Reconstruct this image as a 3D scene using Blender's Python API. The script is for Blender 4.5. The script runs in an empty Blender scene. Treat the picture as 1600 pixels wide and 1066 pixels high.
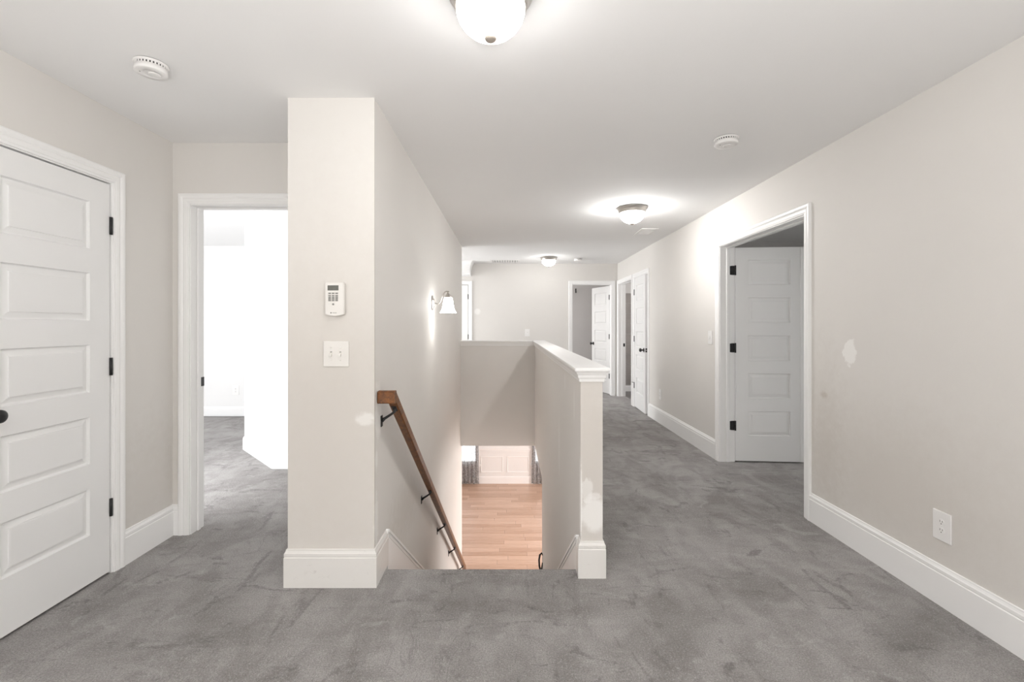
import bpy, bmesh, math, random
from mathutils import Vector, Matrix

random.seed(7)
S = bpy.context.scene
COL = S.collection
R = math.radians

# ------------------------------------------------------------------ camera, light, exposure
cam_d = bpy.data.cameras.new('camera')
cam = bpy.data.objects.new('camera', cam_d)
COL.objects.link(cam)
cam.location = (0, 0, 1.305)
cam.rotation_euler = (R(90), 0, 0)
cam_d.sensor_width = 36.0
cam_d.lens = 720.0 / 1600.0 * 36.0
cam_d.shift_x = 6.0 / 1600.0
cam_d.shift_y = -25.0 / 1600.0
cam_d.clip_start = 0.05
S.camera = cam

S.view_settings.view_transform = 'Standard'
S.view_settings.look = 'None'
S.view_settings.gamma = 1.0
S.view_settings.use_curve_mapping = False
S.view_settings.exposure = 0.12
S.cycles.use_denoising = True
S.cycles.max_bounces = 12
S.cycles.diffuse_bounces = 7
S.cycles.glossy_bounces = 4
S.cycles.transmission_bounces = 8
S.cycles.caustics_reflective = False
S.cycles.caustics_refractive = False

W = bpy.data.worlds.new('daylight')
S.world = W
W.use_nodes = True
bgn = W.node_tree.nodes['Background']
bgn.inputs[0].default_value = (0.93, 0.97, 1.0, 1)
bgn.inputs[1].default_value = 5.0

LIGHT_REAR = 4      # added fill lights behind the camera; no windows are built there
LIGHT_SIDE_L = 34
LIGHT_SIDE_R = 34
LIGHT_ROOM = 32       # bedroom on the left
LIGHT_ROOM_B = 58
LIGHT_LANDING = 132  # assumed light at the landing's left end; no window is built
LIGHT_LOWER = 38     # downstairs
LIGHT_LOWER_B = 185
LIGHT_SIDE_ROOM = 13
LIGHT_END_ROOM = 30
LIGHT_BATH = 25
LAMP_NEAR, LAMP_MID, LAMP_FAR, LAMP_SCONCE = 12.0, 44.0, 26.0, 10.0
BULB_NEAR, BULB_MID, BULB_FAR = 16.0, 82.0, 10.0
LIGHT_BOUNCE_FILL = 86      # added fill, bounced off the ceiling behind the camera


def area(name, loc, rot, sx, sy, power, color=(1, 1, 1)):
    d = bpy.data.lights.new(name, 'AREA')
    d.shape = 'RECTANGLE'
    d.size, d.size_y = sx, sy
    d.energy = power
    d.color = color
    o = bpy.data.objects.new(name, d)
    o.location = loc
    o.rotation_euler = rot
    COL.objects.link(o)
    return o


area('rear_fill_light', (0.0, -3.48, 1.25), (R(90), 0, 0), 3.2, 2.2, LIGHT_REAR, (1.0, 0.985, 0.96))  # added fill in front of the solid rear wall
area('side_fill_light_a', (-2.07, -1.75, 1.2), (R(90), 0, R(-90)), 2.6, 2.2, LIGHT_SIDE_L, (1.0, 0.985, 0.97))  # unseen fill added to brighten the opposite wall; no window behind it
area('side_fill_light_b', (2.0, -1.75, 1.2), (R(90), 0, R(90)), 2.6, 2.2, LIGHT_SIDE_R, (1.0, 0.985, 0.95))  # its added counterpart on the right, also without a window
area('bounced_fill_light', (0.0, -0.95, 1.0), (R(180), 0, 0), 0.5, 0.5, LIGHT_BOUNCE_FILL)  # added upward fill, makes the ceiling a soft source over the hall
area('bedroom_assumed_light', (-5.98, 4.7, 1.3), (R(90), 0, R(-90)), 2.6, 2.1, LIGHT_ROOM, (0.97, 0.985, 1.0))  # assumed source for the bright bedroom; the wall behind has no window
area('bedroom_fill_light', (-3.15, 3.01, 0.95), (R(90), 0, 0), 1.9, 1.6, LIGHT_ROOM_B, (0.97, 0.985, 1.0))  # added fill for the carpet by the doorway; the wall behind is solid
area('landing_assumed_light', (-4.48, 7.62, 1.25), (R(90), 0, R(-90)), 1.4, 2.2, LIGHT_LANDING, (0.97, 0.985, 1.0))  # assumed source of the light from the landing's left; end wall is solid
area('lower_window_daylight', (-4.08, 9.3, -1.5), (R(90), 0, R(-90)), 3.0, 1.9, LIGHT_LOWER, (1.0, 0.98, 0.97))  # unseen fill added downstairs; the left wall has no opening
area('lower_fill_light_b', (4.08, 8.2, -1.5), (R(90), 0, R(90)), 3.0, 1.9, LIGHT_LOWER_B, (1.0, 0.98, 0.97))  # stronger fill added opposite, likewise before a solid wall
area('side_room_fill_light', (4.88, 3.3, 1.2), (R(90), 0, R(90)), 1.4, 1.7, LIGHT_SIDE_ROOM, (0.98, 1.0, 0.97))  # dim fill added inside the room behind the double doorway
area('end_room_fill_light', (-0.48, 9.7, 1.3), (R(90), 0, R(-90)), 1.4, 1.5, LIGHT_END_ROOM, (1.0, 0.99, 0.98))  # unseen fill added to lift the room beyond the landing
area('bathroom_fill_light', (4.08, 8.3, 1.5), (R(90), 0, R(90)), 1.0, 1.0, LIGHT_BATH, (1.0, 0.99, 0.98))  # added light for the bathroom slot, with no window built

# ------------------------------------------------------------------ materials
def new_mat(name):
    m = bpy.data.materials.new(name)
    m.use_nodes = True
    nt = m.node_tree
    b = nt.nodes['Principled BSDF']
    return m, nt, b


def N(nt, typ, **kw):
    n = nt.nodes.new(typ)
    for k, v in kw.items():
        setattr(n, k, v)
    return n


def noise(nt, vec, scale, detail=3.0, rough=0.5, dist=0.0):
    n = N(nt, 'ShaderNodeTexNoise')
    n.inputs['Scale'].default_value = scale
    n.inputs['Detail'].default_value = detail
    n.inputs['Roughness'].default_value = rough
    n.inputs['Distortion'].default_value = dist
    if vec is not None:
        nt.links.new(vec, n.inputs['Vector'])
    return n.outputs['Fac']


def maprange(nt, val, a, b, c=0.0, d=1.0, smooth=False):
    n = N(nt, 'ShaderNodeMapRange')
    if smooth:
        n.interpolation_type = 'SMOOTHSTEP'
    nt.links.new(val, n.inputs['Value'])
    n.inputs['From Min'].default_value = a
    n.inputs['From Max'].default_value = b
    n.inputs['To Min'].default_value = c
    n.inputs['To Max'].default_value = d
    return n.outputs['Result']


def mathn(nt, op, a, b):
    n = N(nt, 'ShaderNodeMath', operation=op)
    for i, v in enumerate((a, b)):
        if isinstance(v, (int, float)):
            n.inputs[i].default_value = v
        else:
            nt.links.new(v, n.inputs[i])
    return n.outputs[0]


def mix(nt, fac, a, b):
    n = N(nt, 'ShaderNodeMix', data_type='RGBA')
    if isinstance(fac, (int, float)):
        n.inputs[0].default_value = fac
    else:
        nt.links.new(fac, n.inputs[0])
    for idx, v in ((6, a), (7, b)):
        if isinstance(v, tuple):
            n.inputs[idx].default_value = (*v, 1)
        else:
            nt.links.new(v, n.inputs[idx])
    return n.outputs[2]


def bump(nt, b, height, strength, distance=0.01):
    n = N(nt, 'ShaderNodeBump')
    n.inputs['Strength'].default_value = strength
    n.inputs['Distance'].default_value = distance
    nt.links.new(height, n.inputs['Height'])
    nt.links.new(n.outputs[0], b.inputs['Normal'])


def position(nt):
    return N(nt, 'ShaderNodeNewGeometry').outputs['Position']


def mapped(nt, vec, scale=(1, 1, 1), loc=(0, 0, 0), rot=(0, 0, 0)):
    n = N(nt, 'ShaderNodeMapping')
    n.inputs['Location'].default_value = loc
    n.inputs['Rotation'].default_value = rot
    n.inputs['Scale'].default_value = scale
    nt.links.new(vec, n.inputs['Vector'])
    return n.outputs[0]


def simple(name, col, rough=0.5, metal=0.0, nscale=None, nstr=0.05, emis=None, estr=0.0, spec=None):
    m, nt, b = new_mat(name)
    b.inputs['Base Color'].default_value = (*col, 1)
    b.inputs['Roughness'].default_value = rough
    b.inputs['Metallic'].default_value = metal
    if spec is not None:
        b.inputs['Specular IOR Level'].default_value = spec
    if emis:
        b.inputs['Emission Color'].default_value = (*emis, 1)
        b.inputs['Emission Strength'].default_value = estr
    if nscale:
        p = position(nt)
        f = noise(nt, p, nscale, 3)
        c = mix(nt, maprange(nt, f, 0.3, 0.7), tuple(x * (1 - nstr) for x in col), tuple(min(1, x * (1 + nstr)) for x in col))
        nt.links.new(c, b.inputs['Base Color'])
    return m


PAINT = (0.722, 0.701, 0.674)
SPACKLE = (0.86, 0.85, 0.83)
DIRT_AND_SHADE = (0.47, 0.42, 0.365)
# marks with a shape of their own, plus broad shade tints on pier and newel: (centre, radii, colour, strength, edge noise)
SPOTS = [
    ((2.02, 2.44, 0.47), (0.3, 0.62, 0.34), DIRT_AND_SHADE, 0.32, 0.35, 0.9),
    ((2.02, 2.94, 0.55), (0.3, 0.12, 0.5), DIRT_AND_SHADE, 0.22, 0.8, 0.9),
    ((2.02, 2.95, 0.86), (0.3, 0.03, 0.02), DIRT_AND_SHADE, 0.5, 0.5, 0.5),
    ((-0.668, 3.0, 0.12), (0.02, 0.35, 0.14), DIRT_AND_SHADE, 0.25, 0.9, 0.9),
    ((-0.88, 2.30, 0.75), (0.42, 0.02, 0.95), DIRT_AND_SHADE, 0.36, 0.25, 0.95),  # pier front: grime plus painted shade that tones down its brightness
    ((0.43, 2.385, 0.62), (0.16, 0.008, 0.55), DIRT_AND_SHADE, 0.42, 0.25, 0.95),  # newel front: grime deepened with shade put into the paint colour
    ((-2.09, 2.66, 0.35), (0.05, 0.3, 0.3), DIRT_AND_SHADE, 0.2, 0.9, 0.9),
    ((2.02, 2.73, 1.146), (0.3, 0.050, 0.072), SPACKLE, 0.9, 0.8, 0.12),
    ((-0.668, 2.37, 0.86), (0.03, 0.055, 0.13), SPACKLE, 0.85, 0.6, 0.3),
    ((-0.715, 2.30, 0.835), (0.045, 0.03, 0.03), SPACKLE, 0.6, 0.9, 0.4),
    ((-0.668, 2.335, 0.31), (0.012, 0.03, 0.14), SPACKLE, 0.8, 0.6, 0.3),
    ((-0.668, 2.34, 0.62), (0.012, 0.02, 0.05), SPACKLE, 0.7, 0.6, 0.3),
    ((0.445, 2.385, 0.325), (0.07, 0.05, 0.085), SPACKLE, 0.85, 0.35, 0.25),
    ((0.41, 2.385, 0.45), (0.03, 0.05, 0.06), SPACKLE, 0.55, 0.9, 0.2),
    ((0.45, 2.385, 0.42), (0.035, 0.05, 0.02), SPACKLE, 0.55, 0.9, 0.2),
    ((0.375, 2.40, 0.40), (0.01, 0.035, 0.22), SPACKLE, 0.8, 0.5, 0.25),
    ((0.375, 2.62, 0.85), (0.01, 0.02, 0.10), SPACKLE, 0.5, 0.5, 0.3),
    ((0.375, 3.05, 0.93), (0.01, 0.03, 0.05), SPACKLE, 0.45, 0.5, 0.3),
    ((0.375, 3.4, 0.42), (0.01, 0.05, 0.20), SPACKLE, 0.35, 0.5, 0.4),
    ((-0.567, 8.51, 1.553), (0.055, 0.05, 0.055), SPACKLE, 0.7, 0.2, 0.3),
]


def wall_material():
    m, nt, b = new_mat('beige_wall_paint')
    p = position(nt)
    big = noise(nt, p, 1.3, 4, 0.55)
    c = mix(nt, maprange(nt, big, 0.25, 0.75), tuple(x * 0.975 for x in PAINT), tuple(x * 1.02 for x in PAINT))
    scuff = noise(nt, mapped(nt, p, (3.0, 3.0, 9.0)), 2.2, 6, 0.7)
    c = mix(nt, maprange(nt, scuff, 0.66, 0.82, 0, 0.14), c, DIRT_AND_SHADE)
    edge = noise(nt, p, 22.0, 4, 0.6)
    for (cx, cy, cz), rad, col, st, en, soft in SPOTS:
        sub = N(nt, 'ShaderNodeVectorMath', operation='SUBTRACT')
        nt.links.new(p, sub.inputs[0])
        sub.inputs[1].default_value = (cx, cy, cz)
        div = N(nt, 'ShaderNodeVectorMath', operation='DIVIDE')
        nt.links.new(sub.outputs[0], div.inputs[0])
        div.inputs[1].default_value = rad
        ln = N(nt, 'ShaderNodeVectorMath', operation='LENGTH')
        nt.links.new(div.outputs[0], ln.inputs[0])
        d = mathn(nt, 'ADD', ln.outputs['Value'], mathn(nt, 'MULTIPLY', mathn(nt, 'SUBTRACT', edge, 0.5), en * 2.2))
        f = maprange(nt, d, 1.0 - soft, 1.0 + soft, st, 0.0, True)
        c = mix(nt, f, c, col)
    nt.links.new(c, b.inputs['Base Color'])
    b.inputs['Roughness'].default_value = 0.62
    b.inputs['Specular IOR Level'].default_value = 0.3
    bump(nt, b, noise(nt, p, 160.0, 2), 0.06, 0.004)
    return m


def carpet_material():
    m, nt, b = new_mat('grey_plush_carpet')
    p = position(nt)
    flat = mapped(nt, p, (1, 1, 0.2))
    n1 = noise(nt, flat, 1.15, 3, 0.5, 1.1)
    n2 = noise(nt, mapped(nt, p, (2.0, 1.0, 0.2), rot=(0, 0, R(35))), 2.3, 3, 0.5, 1.6)
    n3 = noise(nt, mapped(nt, p, (1.0, 2.4, 0.2), rot=(0, 0, R(-25))), 4.2, 4, 0.55, 1.2)
    sweep_ = mathn(nt, 'ADD', mathn(nt, 'MULTIPLY', maprange(nt, n1, 0.32, 0.66, 0, 1, True), 0.44),
                   mathn(nt, 'ADD', mathn(nt, 'MULTIPLY', maprange(nt, n2, 0.35, 0.63, 0, 1, True), 0.36),
                         mathn(nt, 'MULTIPLY', maprange(nt, n3, 0.35, 0.62, 0, 1, True), 0.20)))
    c = mix(nt, sweep_, (0.240, 0.222, 0.213), (0.480, 0.460, 0.450))
    # sparse foot dents and dragged strokes: short dark dabs with ragged edges, and paler laid pile beside them
    rag = noise(nt, p, 45.0, 3, 0.6)
    for sc, loc, rot, lo_, hi_, amt, col in (((1.0, 2.6, 0.2), (3.1, 7.7, 0), 20, 0.600, 0.735, 0.62, (0.150, 0.140, 0.137)),
                                           ((2.8, 1.0, 0.2), (9.3, 1.2, 0), -15, 0.605, 0.735, 0.55, (0.150, 0.140, 0.137)),
                                           ((1.4, 2.2, 0.2), (5.6, 3.4, 0), 50, 0.600, 0.740, 0.50, (0.560, 0.545, 0.538))):
        d = noise(nt, mapped(nt, p, sc, loc, (0, 0, R(rot))), 3.3, 3, 0.5, 1.3)
        d = mathn(nt, 'ADD', d, mathn(nt, 'MULTIPLY', mathn(nt, 'SUBTRACT', rag, 0.5), 0.26))
        c = mix(nt, maprange(nt, d, lo_, hi_, 0, amt, True), c, col)
    v = noise(nt, mapped(nt, p, (5.0, 1.3, 0.2), rot=(0, 0, R(60))), 1.5, 2, 0.5, 2.2)
    gate = maprange(nt, noise(nt, mapped(nt, p, (1, 1, 0.2), (7, 7, 0)), 2.2, 2), 0.48, 0.62, 0, 1, True)
    stroke = mathn(nt, 'SUBTRACT', 1.0, maprange(nt, mathn(nt, 'ABSOLUTE', mathn(nt, 'SUBTRACT', v, 0.5), 0.0), 0.0, 0.016, 0, 1, True))
    c = mix(nt, mathn(nt, 'MULTIPLY', mathn(nt, 'MULTIPLY', stroke, gate), 0.34), c, (0.16, 0.15, 0.147))
    fine = noise(nt, p, 190.0, 3, 0.75)
    c = mix(nt, maprange(nt, fine, 0.28, 0.64, 0.72, 0.0), c, (0.085, 0.079, 0.077))
    fine2 = noise(nt, p, 110.0, 2, 0.7)
    c = mix(nt, maprange(nt, fine2, 0.54, 0.74, 0.0, 0.45), c, (0.60, 0.585, 0.575))
    nt.links.new(c, b.inputs['Base Color'])
    b.inputs['Roughness'].default_value = 0.95
    b.inputs['Specular IOR Level'].default_value = 0.1
    b.inputs['Sheen Weight'].default_value = 0.15
    h = mathn(nt, 'ADD', mathn(nt, 'MULTIPLY', fine, 0.6), mathn(nt, 'ADD', mathn(nt, 'MULTIPLY', noise(nt, p, 75.0, 3, 0.6), 0.7), mathn(nt, 'MULTIPLY', sweep_, 0.8)))
    bump(nt, b, h, 0.75, 0.012)
    return m


def wood_material(name, dark, light, scale=(1, 12, 12), rough=0.35, rot=(0, 0, 0), coat=0.2):
    m, nt, b = new_mat(name)
    tc = N(nt, 'ShaderNodeTexCoord').outputs['Object']
    v = mapped(nt, tc, scale, rot=rot)
    a = noise(nt, v, 2.4, 5, 0.6, 0.8)
    f = noise(nt, v, 9.0, 4, 0.7)
    info = N(nt, 'ShaderNodeObjectInfo').outputs['Random']
    k = mathn(nt, 'ADD', mathn(nt, 'MULTIPLY', a, 0.75), mathn(nt, 'ADD', mathn(nt, 'MULTIPLY', f, 0.35), mathn(nt, 'MULTIPLY', mathn(nt, 'SUBTRACT', info, 0.5), 0.30)))
    c = mix(nt, maprange(nt, k, 0.3, 0.8), dark, light)
    nt.links.new(c, b.inputs['Base Color'])
    b.inputs['Roughness'].default_value = rough
    b.inputs['Coat Weight'].default_value = coat
    b.inputs['Coat Roughness'].default_value = 0.2
    bump(nt, b, f, 0.08, 0.003)
    return m


def ceiling_material():
    m, nt, b = new_mat('white_ceiling_paint')
    p = position(nt)
    c = mix(nt, maprange(nt, noise(nt, p, 0.9, 3), 0.3, 0.7), (0.848, 0.846, 0.843), (0.868, 0.866, 0.863))
    nt.links.new(c, b.inputs['Base Color'])
    b.inputs['Roughness'].default_value = 0.9
    b.inputs['Specular IOR Level'].default_value = 0.1
    bump(nt, b, noise(nt, p, 120.0, 2), 0.05, 0.003)
    return m


def trim_material(name, col, dirt=0.0):
    m, nt, b = new_mat(name)
    p = position(nt)
    c = mix(nt, maprange(nt, noise(nt, p, 3.0, 4), 0.3, 0.7), tuple(x * 0.985 for x in col), col)
    if dirt:
        d = noise(nt, mapped(nt, p, (6, 6, 12)), 2.5, 6, 0.75)
        c = mix(nt, maprange(nt, d, 0.60, 0.80, 0, dirt), c, (0.36, 0.33, 0.30))
    nt.links.new(c, b.inputs['Base Color'])
    b.inputs['Roughness'].default_value = 0.38
    b.inputs['Specular IOR Level'].default_value = 0.4
    return m


def curtain_material():
    m, nt, b = new_mat('grey_lace_curtain')
    p = position(nt)
    f = noise(nt, p, 26.0, 4, 0.7)
    c = mix(nt, maprange(nt, f, 0.42, 0.58), (0.36, 0.35, 0.35), (0.66, 0.65, 0.65))
    nt.links.new(c, b.inputs['Base Color'])
    b.inputs['Roughness'].default_value = 0.9
    tr = N(nt, 'ShaderNodeBsdfTranslucent')
    nt.links.new(c, tr.inputs['Color'])
    mx = N(nt, 'ShaderNodeMixShader')
    mx.inputs[0].default_value = 0.55
    tp = N(nt, 'ShaderNodeBsdfTransparent')
    mx2 = N(nt, 'ShaderNodeMixShader')
    mx2.inputs[0].default_value = 0.40
    out = nt.nodes['Material Output']
    nt.links.new(b.outputs[0], mx.inputs[1])
    nt.links.new(tr.outputs[0], mx.inputs[2])
    nt.links.new(mx.outputs[0], mx2.inputs[1])
    nt.links.new(tp.outputs[0], mx2.inputs[2])
    nt.links.new(mx2.outputs[0], out.inputs['Surface'])
    return m


def pane_material():
    m, nt, b = new_mat('window_glass')
    g = N(nt, 'ShaderNodeBsdfGlossy')
    g.inputs['Roughness'].default_value = 0.02
    tp = N(nt, 'ShaderNodeBsdfTransparent')
    lw = N(nt, 'ShaderNodeFresnel')
    lw.inputs[0].default_value = 1.45
    mx = N(nt, 'ShaderNodeMixShader')
    nt.links.new(lw.outputs[0], mx.inputs[0])
    nt.links.new(tp.outputs[0], mx.inputs[1])
    nt.links.new(g.outputs[0], mx.inputs[2])
    nt.links.new(mx.outputs[0], nt.nodes['Material Output'].inputs['Surface'])
    return m


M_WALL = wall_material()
M_CEIL = ceiling_material()
M_CARPET = carpet_material()
M_TRIM = trim_material('white_trim_paint', (0.87, 0.868, 0.864))
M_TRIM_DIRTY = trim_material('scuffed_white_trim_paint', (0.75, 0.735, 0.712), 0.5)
M_DOOR = trim_material('white_door_paint', (0.835, 0.835, 0.832))
M_BLACK = simple('matte_black_metal', (0.012, 0.012, 0.013), 0.42, 0.0, 40, 0.3)
M_NICKEL = simple('brushed_nickel', (0.50, 0.47, 0.44), 0.32, 0.9, 30, 0.06)
M_FINIAL = simple('satin_nickel_cap', (0.42, 0.37, 0.32), 0.5, 0.3, 30, 0.05)
M_PLASTIC = simple('white_plastic', (0.82, 0.81, 0.80), 0.4, 0, 20, 0.01)
M_PLASTIC_WARM = simple('warm_white_plastic', (0.74, 0.72, 0.69), 0.4, 0, 20, 0.01)
M_SLOT = simple('dark_slot', (0.05, 0.048, 0.045), 0.7, 0, 30, 0.1)
M_GREYVENT = simple('pale_grey_duct', (0.55, 0.55, 0.55), 0.6, 0, 20, 0.05)
M_SCREEN = simple('grey_display', (0.085, 0.085, 0.07), 0.25, 0, 60, 0.1)
M_KEY = simple('grey_rubber_key', (0.26, 0.255, 0.24), 0.6, 0, 60, 0.1)
M_RAIL = wood_material('stained_oak_rail', (0.062, 0.018, 0.0025), (0.310, 0.105, 0.012), (18, 1.2, 18), 0.38, coat=0.08)
M_PLANK = wood_material('light_oak_plank', (0.43, 0.275, 0.19), (0.67, 0.49, 0.385), (0.9, 9, 9), 0.34, coat=0.1)
M_CURTAIN = curtain_material()
M_PANE = pane_material()
M_TILE = simple('grey_brown_tile', (0.30, 0.275, 0.26), 0.35, 0, 6, 0.08)
M_GREYFLOOR = simple('dark_vinyl_floor', (0.16, 0.15, 0.145), 0.5, 0, 8, 0.1)
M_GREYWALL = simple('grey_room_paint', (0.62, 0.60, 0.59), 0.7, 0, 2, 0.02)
M_PALEWALL = simple('pale_room_paint', (0.79, 0.785, 0.78), 0.7, 0, 2, 0.015)


def glow(name, strength, col=(1.0, 0.985, 0.965), clear=0.0):
    m, nt, b = new_mat(name)
    b.inputs['Base Color'].default_value = (0.9, 0.9, 0.88, 1)
    b.inputs['Roughness'].default_value = 0.35
    p = position(nt)
    f = noise(nt, p, 14.0, 3, 0.6, 1.5)
    c = mix(nt, maprange(nt, f, 0.3, 0.7), tuple(x * 0.93 for x in col), col)
    nt.links.new(c, b.inputs['Emission Color'])
    b.inputs['Emission Strength'].default_value = strength
    if clear:       # part of the bulb's light passes straight through the glass
        tp = N(nt, 'ShaderNodeBsdfTransparent')
        mx = N(nt, 'ShaderNodeMixShader')
        mx.inputs[0].default_value = clear
        nt.links.new(b.outputs[0], mx.inputs[1])
        nt.links.new(tp.outputs[0], mx.inputs[2])
        nt.links.new(mx.outputs[0], nt.nodes['Material Output'].inputs['Surface'])
    return m


# ------------------------------------------------------------------ mesh helpers
def obj(name, bm, mat, parent=None, smooth=False, mats=None):
    me = bpy.data.meshes.new(name)
    bmesh.ops.recalc_face_normals(bm, faces=bm.faces)
    bm.to_mesh(me)
    bm.free()
    for mm in (mats or [mat]):
        me.materials.append(mm)
    o = bpy.data.objects.new(name, me)
    COL.objects.link(o)
    if smooth:
        for f in me.polygons:
            f.use_smooth = True
    if parent is not None:
        o.parent = parent
    return o


def empty(name, loc=(0, 0, 0), rz=0.0, rot=None):
    o = bpy.data.objects.new(name, None)
    o.empty_display_size = 0.1
    o.location = loc
    o.rotation_euler = rot if rot else (0, 0, rz)
    COL.objects.link(o)
    return o


def tag(o, label, cat, group=None, kind=None):
    o['label'] = label
    o['category'] = cat
    if group:
        o['group'] = group
    if kind:
        o['kind'] = kind
    return o


def struct(o, label, cat):
    return tag(o, label, cat, None, 'structure')


def copy_tree(src, parent=None):
    c = src.copy()
    COL.objects.link(c)
    if parent is not None:
        c.parent = parent
    for ch in list(src.children):
        copy_tree(ch, c)
    return c


def box(bm, x0, x1, y0, y1, z0, z1):
    vs = [bm.verts.new(v) for v in ((x0, y0, z0), (x1, y0, z0), (x1, y1, z0), (x0, y1, z0),
                                    (x0, y0, z1), (x1, y0, z1), (x1, y1, z1), (x0, y1, z1))]
    fs = []
    for q in ((0, 3, 2, 1), (4, 5, 6, 7), (0, 1, 5, 4), (1, 2, 6, 5), (2, 3, 7, 6), (3, 0, 4, 7)):
        fs.append(bm.faces.new([vs[i] for i in q]))
    return vs


def bbox(bm, x0, x1, y0, y1, z0, z1, bev=0.002, seg=1):
    t = bmesh.new()
    box(t, x0, x1, y0, y1, z0, z1)
    bmesh.ops.bevel(t, geom=list(t.edges), offset=bev, segments=seg, affect='EDGES', profile=0.6)
    merge(bm, t)


def merge(bm, t, mat=None):
    vm = {}
    for v in t.verts:
        vm[v] = bm.verts.new(mat @ v.co if mat else v.co)
    for f in t.faces:
        try:
            nf = bm.faces.new([vm[v] for v in f.verts])
            nf.smooth = f.smooth
        except ValueError:
            pass
    t.free()


def prism(bm, pts, axis, a0, a1):
    """extrude a 2D polygon along an axis ('x','y','z')"""
    def P(u, v, a):
        return {'x': (a, u, v), 'y': (u, a, v), 'z': (u, v, a)}[axis]
    r0 = [bm.verts.new(P(u, v, a0)) for u, v in pts]
    r1 = [bm.verts.new(P(u, v, a1)) for u, v in pts]
    n = len(pts)
    for i in range(n):
        j = (i + 1) % n
        bm.faces.new((r0[i], r0[j], r1[j], r1[i]))
    bm.faces.new(r0[::-1])
    bm.faces.new(r1)


def lathe(bm, prof, seg=40, mat=None, smooth=True):
    """revolve (r, z) about z"""
    rings = []
    for r, z in prof:
        if r < 1e-6:
            v = Vector((0, 0, z))
            rings.append([bm.verts.new(mat @ v if mat else v)])
        else:
            ring = []
            for k in range(seg):
                a = 2 * math.pi * k / seg
                v = Vector((r * math.cos(a), r * math.sin(a), z))
                ring.append(bm.verts.new(mat @ v if mat else v))
            rings.append(ring)
    for A, B in zip(rings, rings[1:]):
        if len(A) == 1 and len(B) == 1:
            continue
        for k in range(seg):
            j = (k + 1) % seg
            if len(A) == 1:
                f = bm.faces.new((A[0], B[k], B[j]))
            elif len(B) == 1:
                f = bm.faces.new((A[k], B[0], A[j]))
            else:
                f = bm.faces.new((A[k], B[k], B[j], A[j]))
            f.smooth = smooth


def tube(bm, pts, rad, seg=10):
    pts = [Vector(p) for p in pts]
    rads = rad if isinstance(rad, (list, tuple)) else [rad] * len(pts)
    rings = []
    up = Vector((0, 0, 1))
    prev = None
    for i, p in enumerate(pts):
        t = (pts[min(i + 1, len(pts) - 1)] - pts[max(i - 1, 0)]).normalized()
        if prev is None:
            prev = t.cross(up)
            if prev.length < 1e-3:
                prev = t.cross(Vector((1, 0, 0)))
        s = (prev - t * prev.dot(t)).normalized()
        prev = s
        u = s.cross(t)
        rings.append([bm.verts.new(p + (s * math.cos(2 * math.pi * k / seg) + u * math.sin(2 * math.pi * k / seg)) * rads[i]) for k in range(seg)])
    for A, B in zip(rings, rings[1:]):
        for k in range(seg):
            f = bm.faces.new((A[k], A[(k + 1) % seg], B[(k + 1) % seg], B[k]))
            f.smooth = True
    bm.faces.new(rings[0][::-1])
    bm.faces.new(rings[-1])


def sweep(path, Nrm, prof, side=1.0, parent=None, names=None, mat=None, name=None, closed=False):
    """sweep profile (a in plane outward, b along Nrm) along a path with mitred corners; one mesh per segment if names given"""
    P = [Vector(p) for p in path]
    Nv = Vector(Nrm).normalized()
    nseg = len(P) - 1
    dirs = [(P[i + 1] - P[i]).normalized() for i in range(nseg)]
    outs = [d.cross(Nv) * side for d in dirs]
    mit = []
    for i in range(len(P)):
        if i == 0:
            mit.append(outs[0])
        elif i == nseg:
            mit.append(outs[-1])
        else:
            a, b = outs[i - 1], outs[i]
            mit.append((a + b) / (1 + a.dot(b)))
    res = []
    joint = None if names else bmesh.new()
    for s in range(nseg):
        bm = joint if joint is not None else bmesh.new()
        r0 = [bm.verts.new(P[s] + mit[s] * a + Nv * b) for a, b in prof]
        r1 = [bm.verts.new(P[s + 1] + mit[s + 1] * a + Nv * b) for a, b in prof]
        n = len(prof)
        for i in range(n):
            j = (i + 1) % n
            bm.faces.new((r0[i], r0[j], r1[j], r1[i]))
        bm.faces.new(r0[::-1])
        bm.faces.new(r1)
        if names:
            res.append(obj(names[s], bm, mat, parent))
    if joint is not None:
        return obj(name, joint, mat, parent)
    return res


def wall_cells(bm, axis, p0, p1, u0, u1, z0, z1, holes):
    """wall slab between p0..p1 on its normal axis, u along it, holes = [(ua, ub, za, zb)]"""
    us = sorted({u0, u1, *[h[0] for h in holes], *[h[1] for h in holes]})
    zs = sorted({z0, z1, *[h[2] for h in holes], *[h[3] for h in holes]})
    us = [u for u in us if u0 <= u <= u1]
    zs = [z for z in zs if z0 <= z <= z1]
    for ua, ub in zip(us, us[1:]):
        run = None
        for za, zb in zip(zs, zs[1:]):
            cu, cz = (ua + ub) / 2, (za + zb) / 2
            if any(h[0] < cu < h[1] and h[2] < cz < h[3] for h in holes):
                if run:
                    _cell(bm, axis, p0, p1, ua, ub, *run)
                    run = None
            else:
                run = (run[0], zb) if run else (za, zb)
        if run:
            _cell(bm, axis, p0, p1, ua, ub, *run)


def _cell(bm, axis, p0, p1, ua, ub, za, zb):
    if axis == 'x':
        box(bm, p0, p1, ua, ub, za, zb)
    else:
        box(bm, ua, ub, p0, p1, za, zb)


H = 2.44
LF = -2.79          # lower floor level
LC = -0.393         # lower ceiling level
JB = 0.018          # jamb board
HEAD = 2.050        # clear head height of every door

# ------------------------------------------------------------------ the shell, upper level
XL, XR, YF = -2.09, 2.02, 8.51
PX0, PX1, PY = -1.10, -0.668, 2.30          # pier
HW0, HW1 = 0.375, 0.489                      # half wall
NEW = 2.385                                  # newel end of half wall
BK0, BK1 = 6.475, 6.60                       # bulkhead below the far cap
NOSE = 2.46
DW = 2.87                                    # plane of the wall with the bedroom doorway

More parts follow.
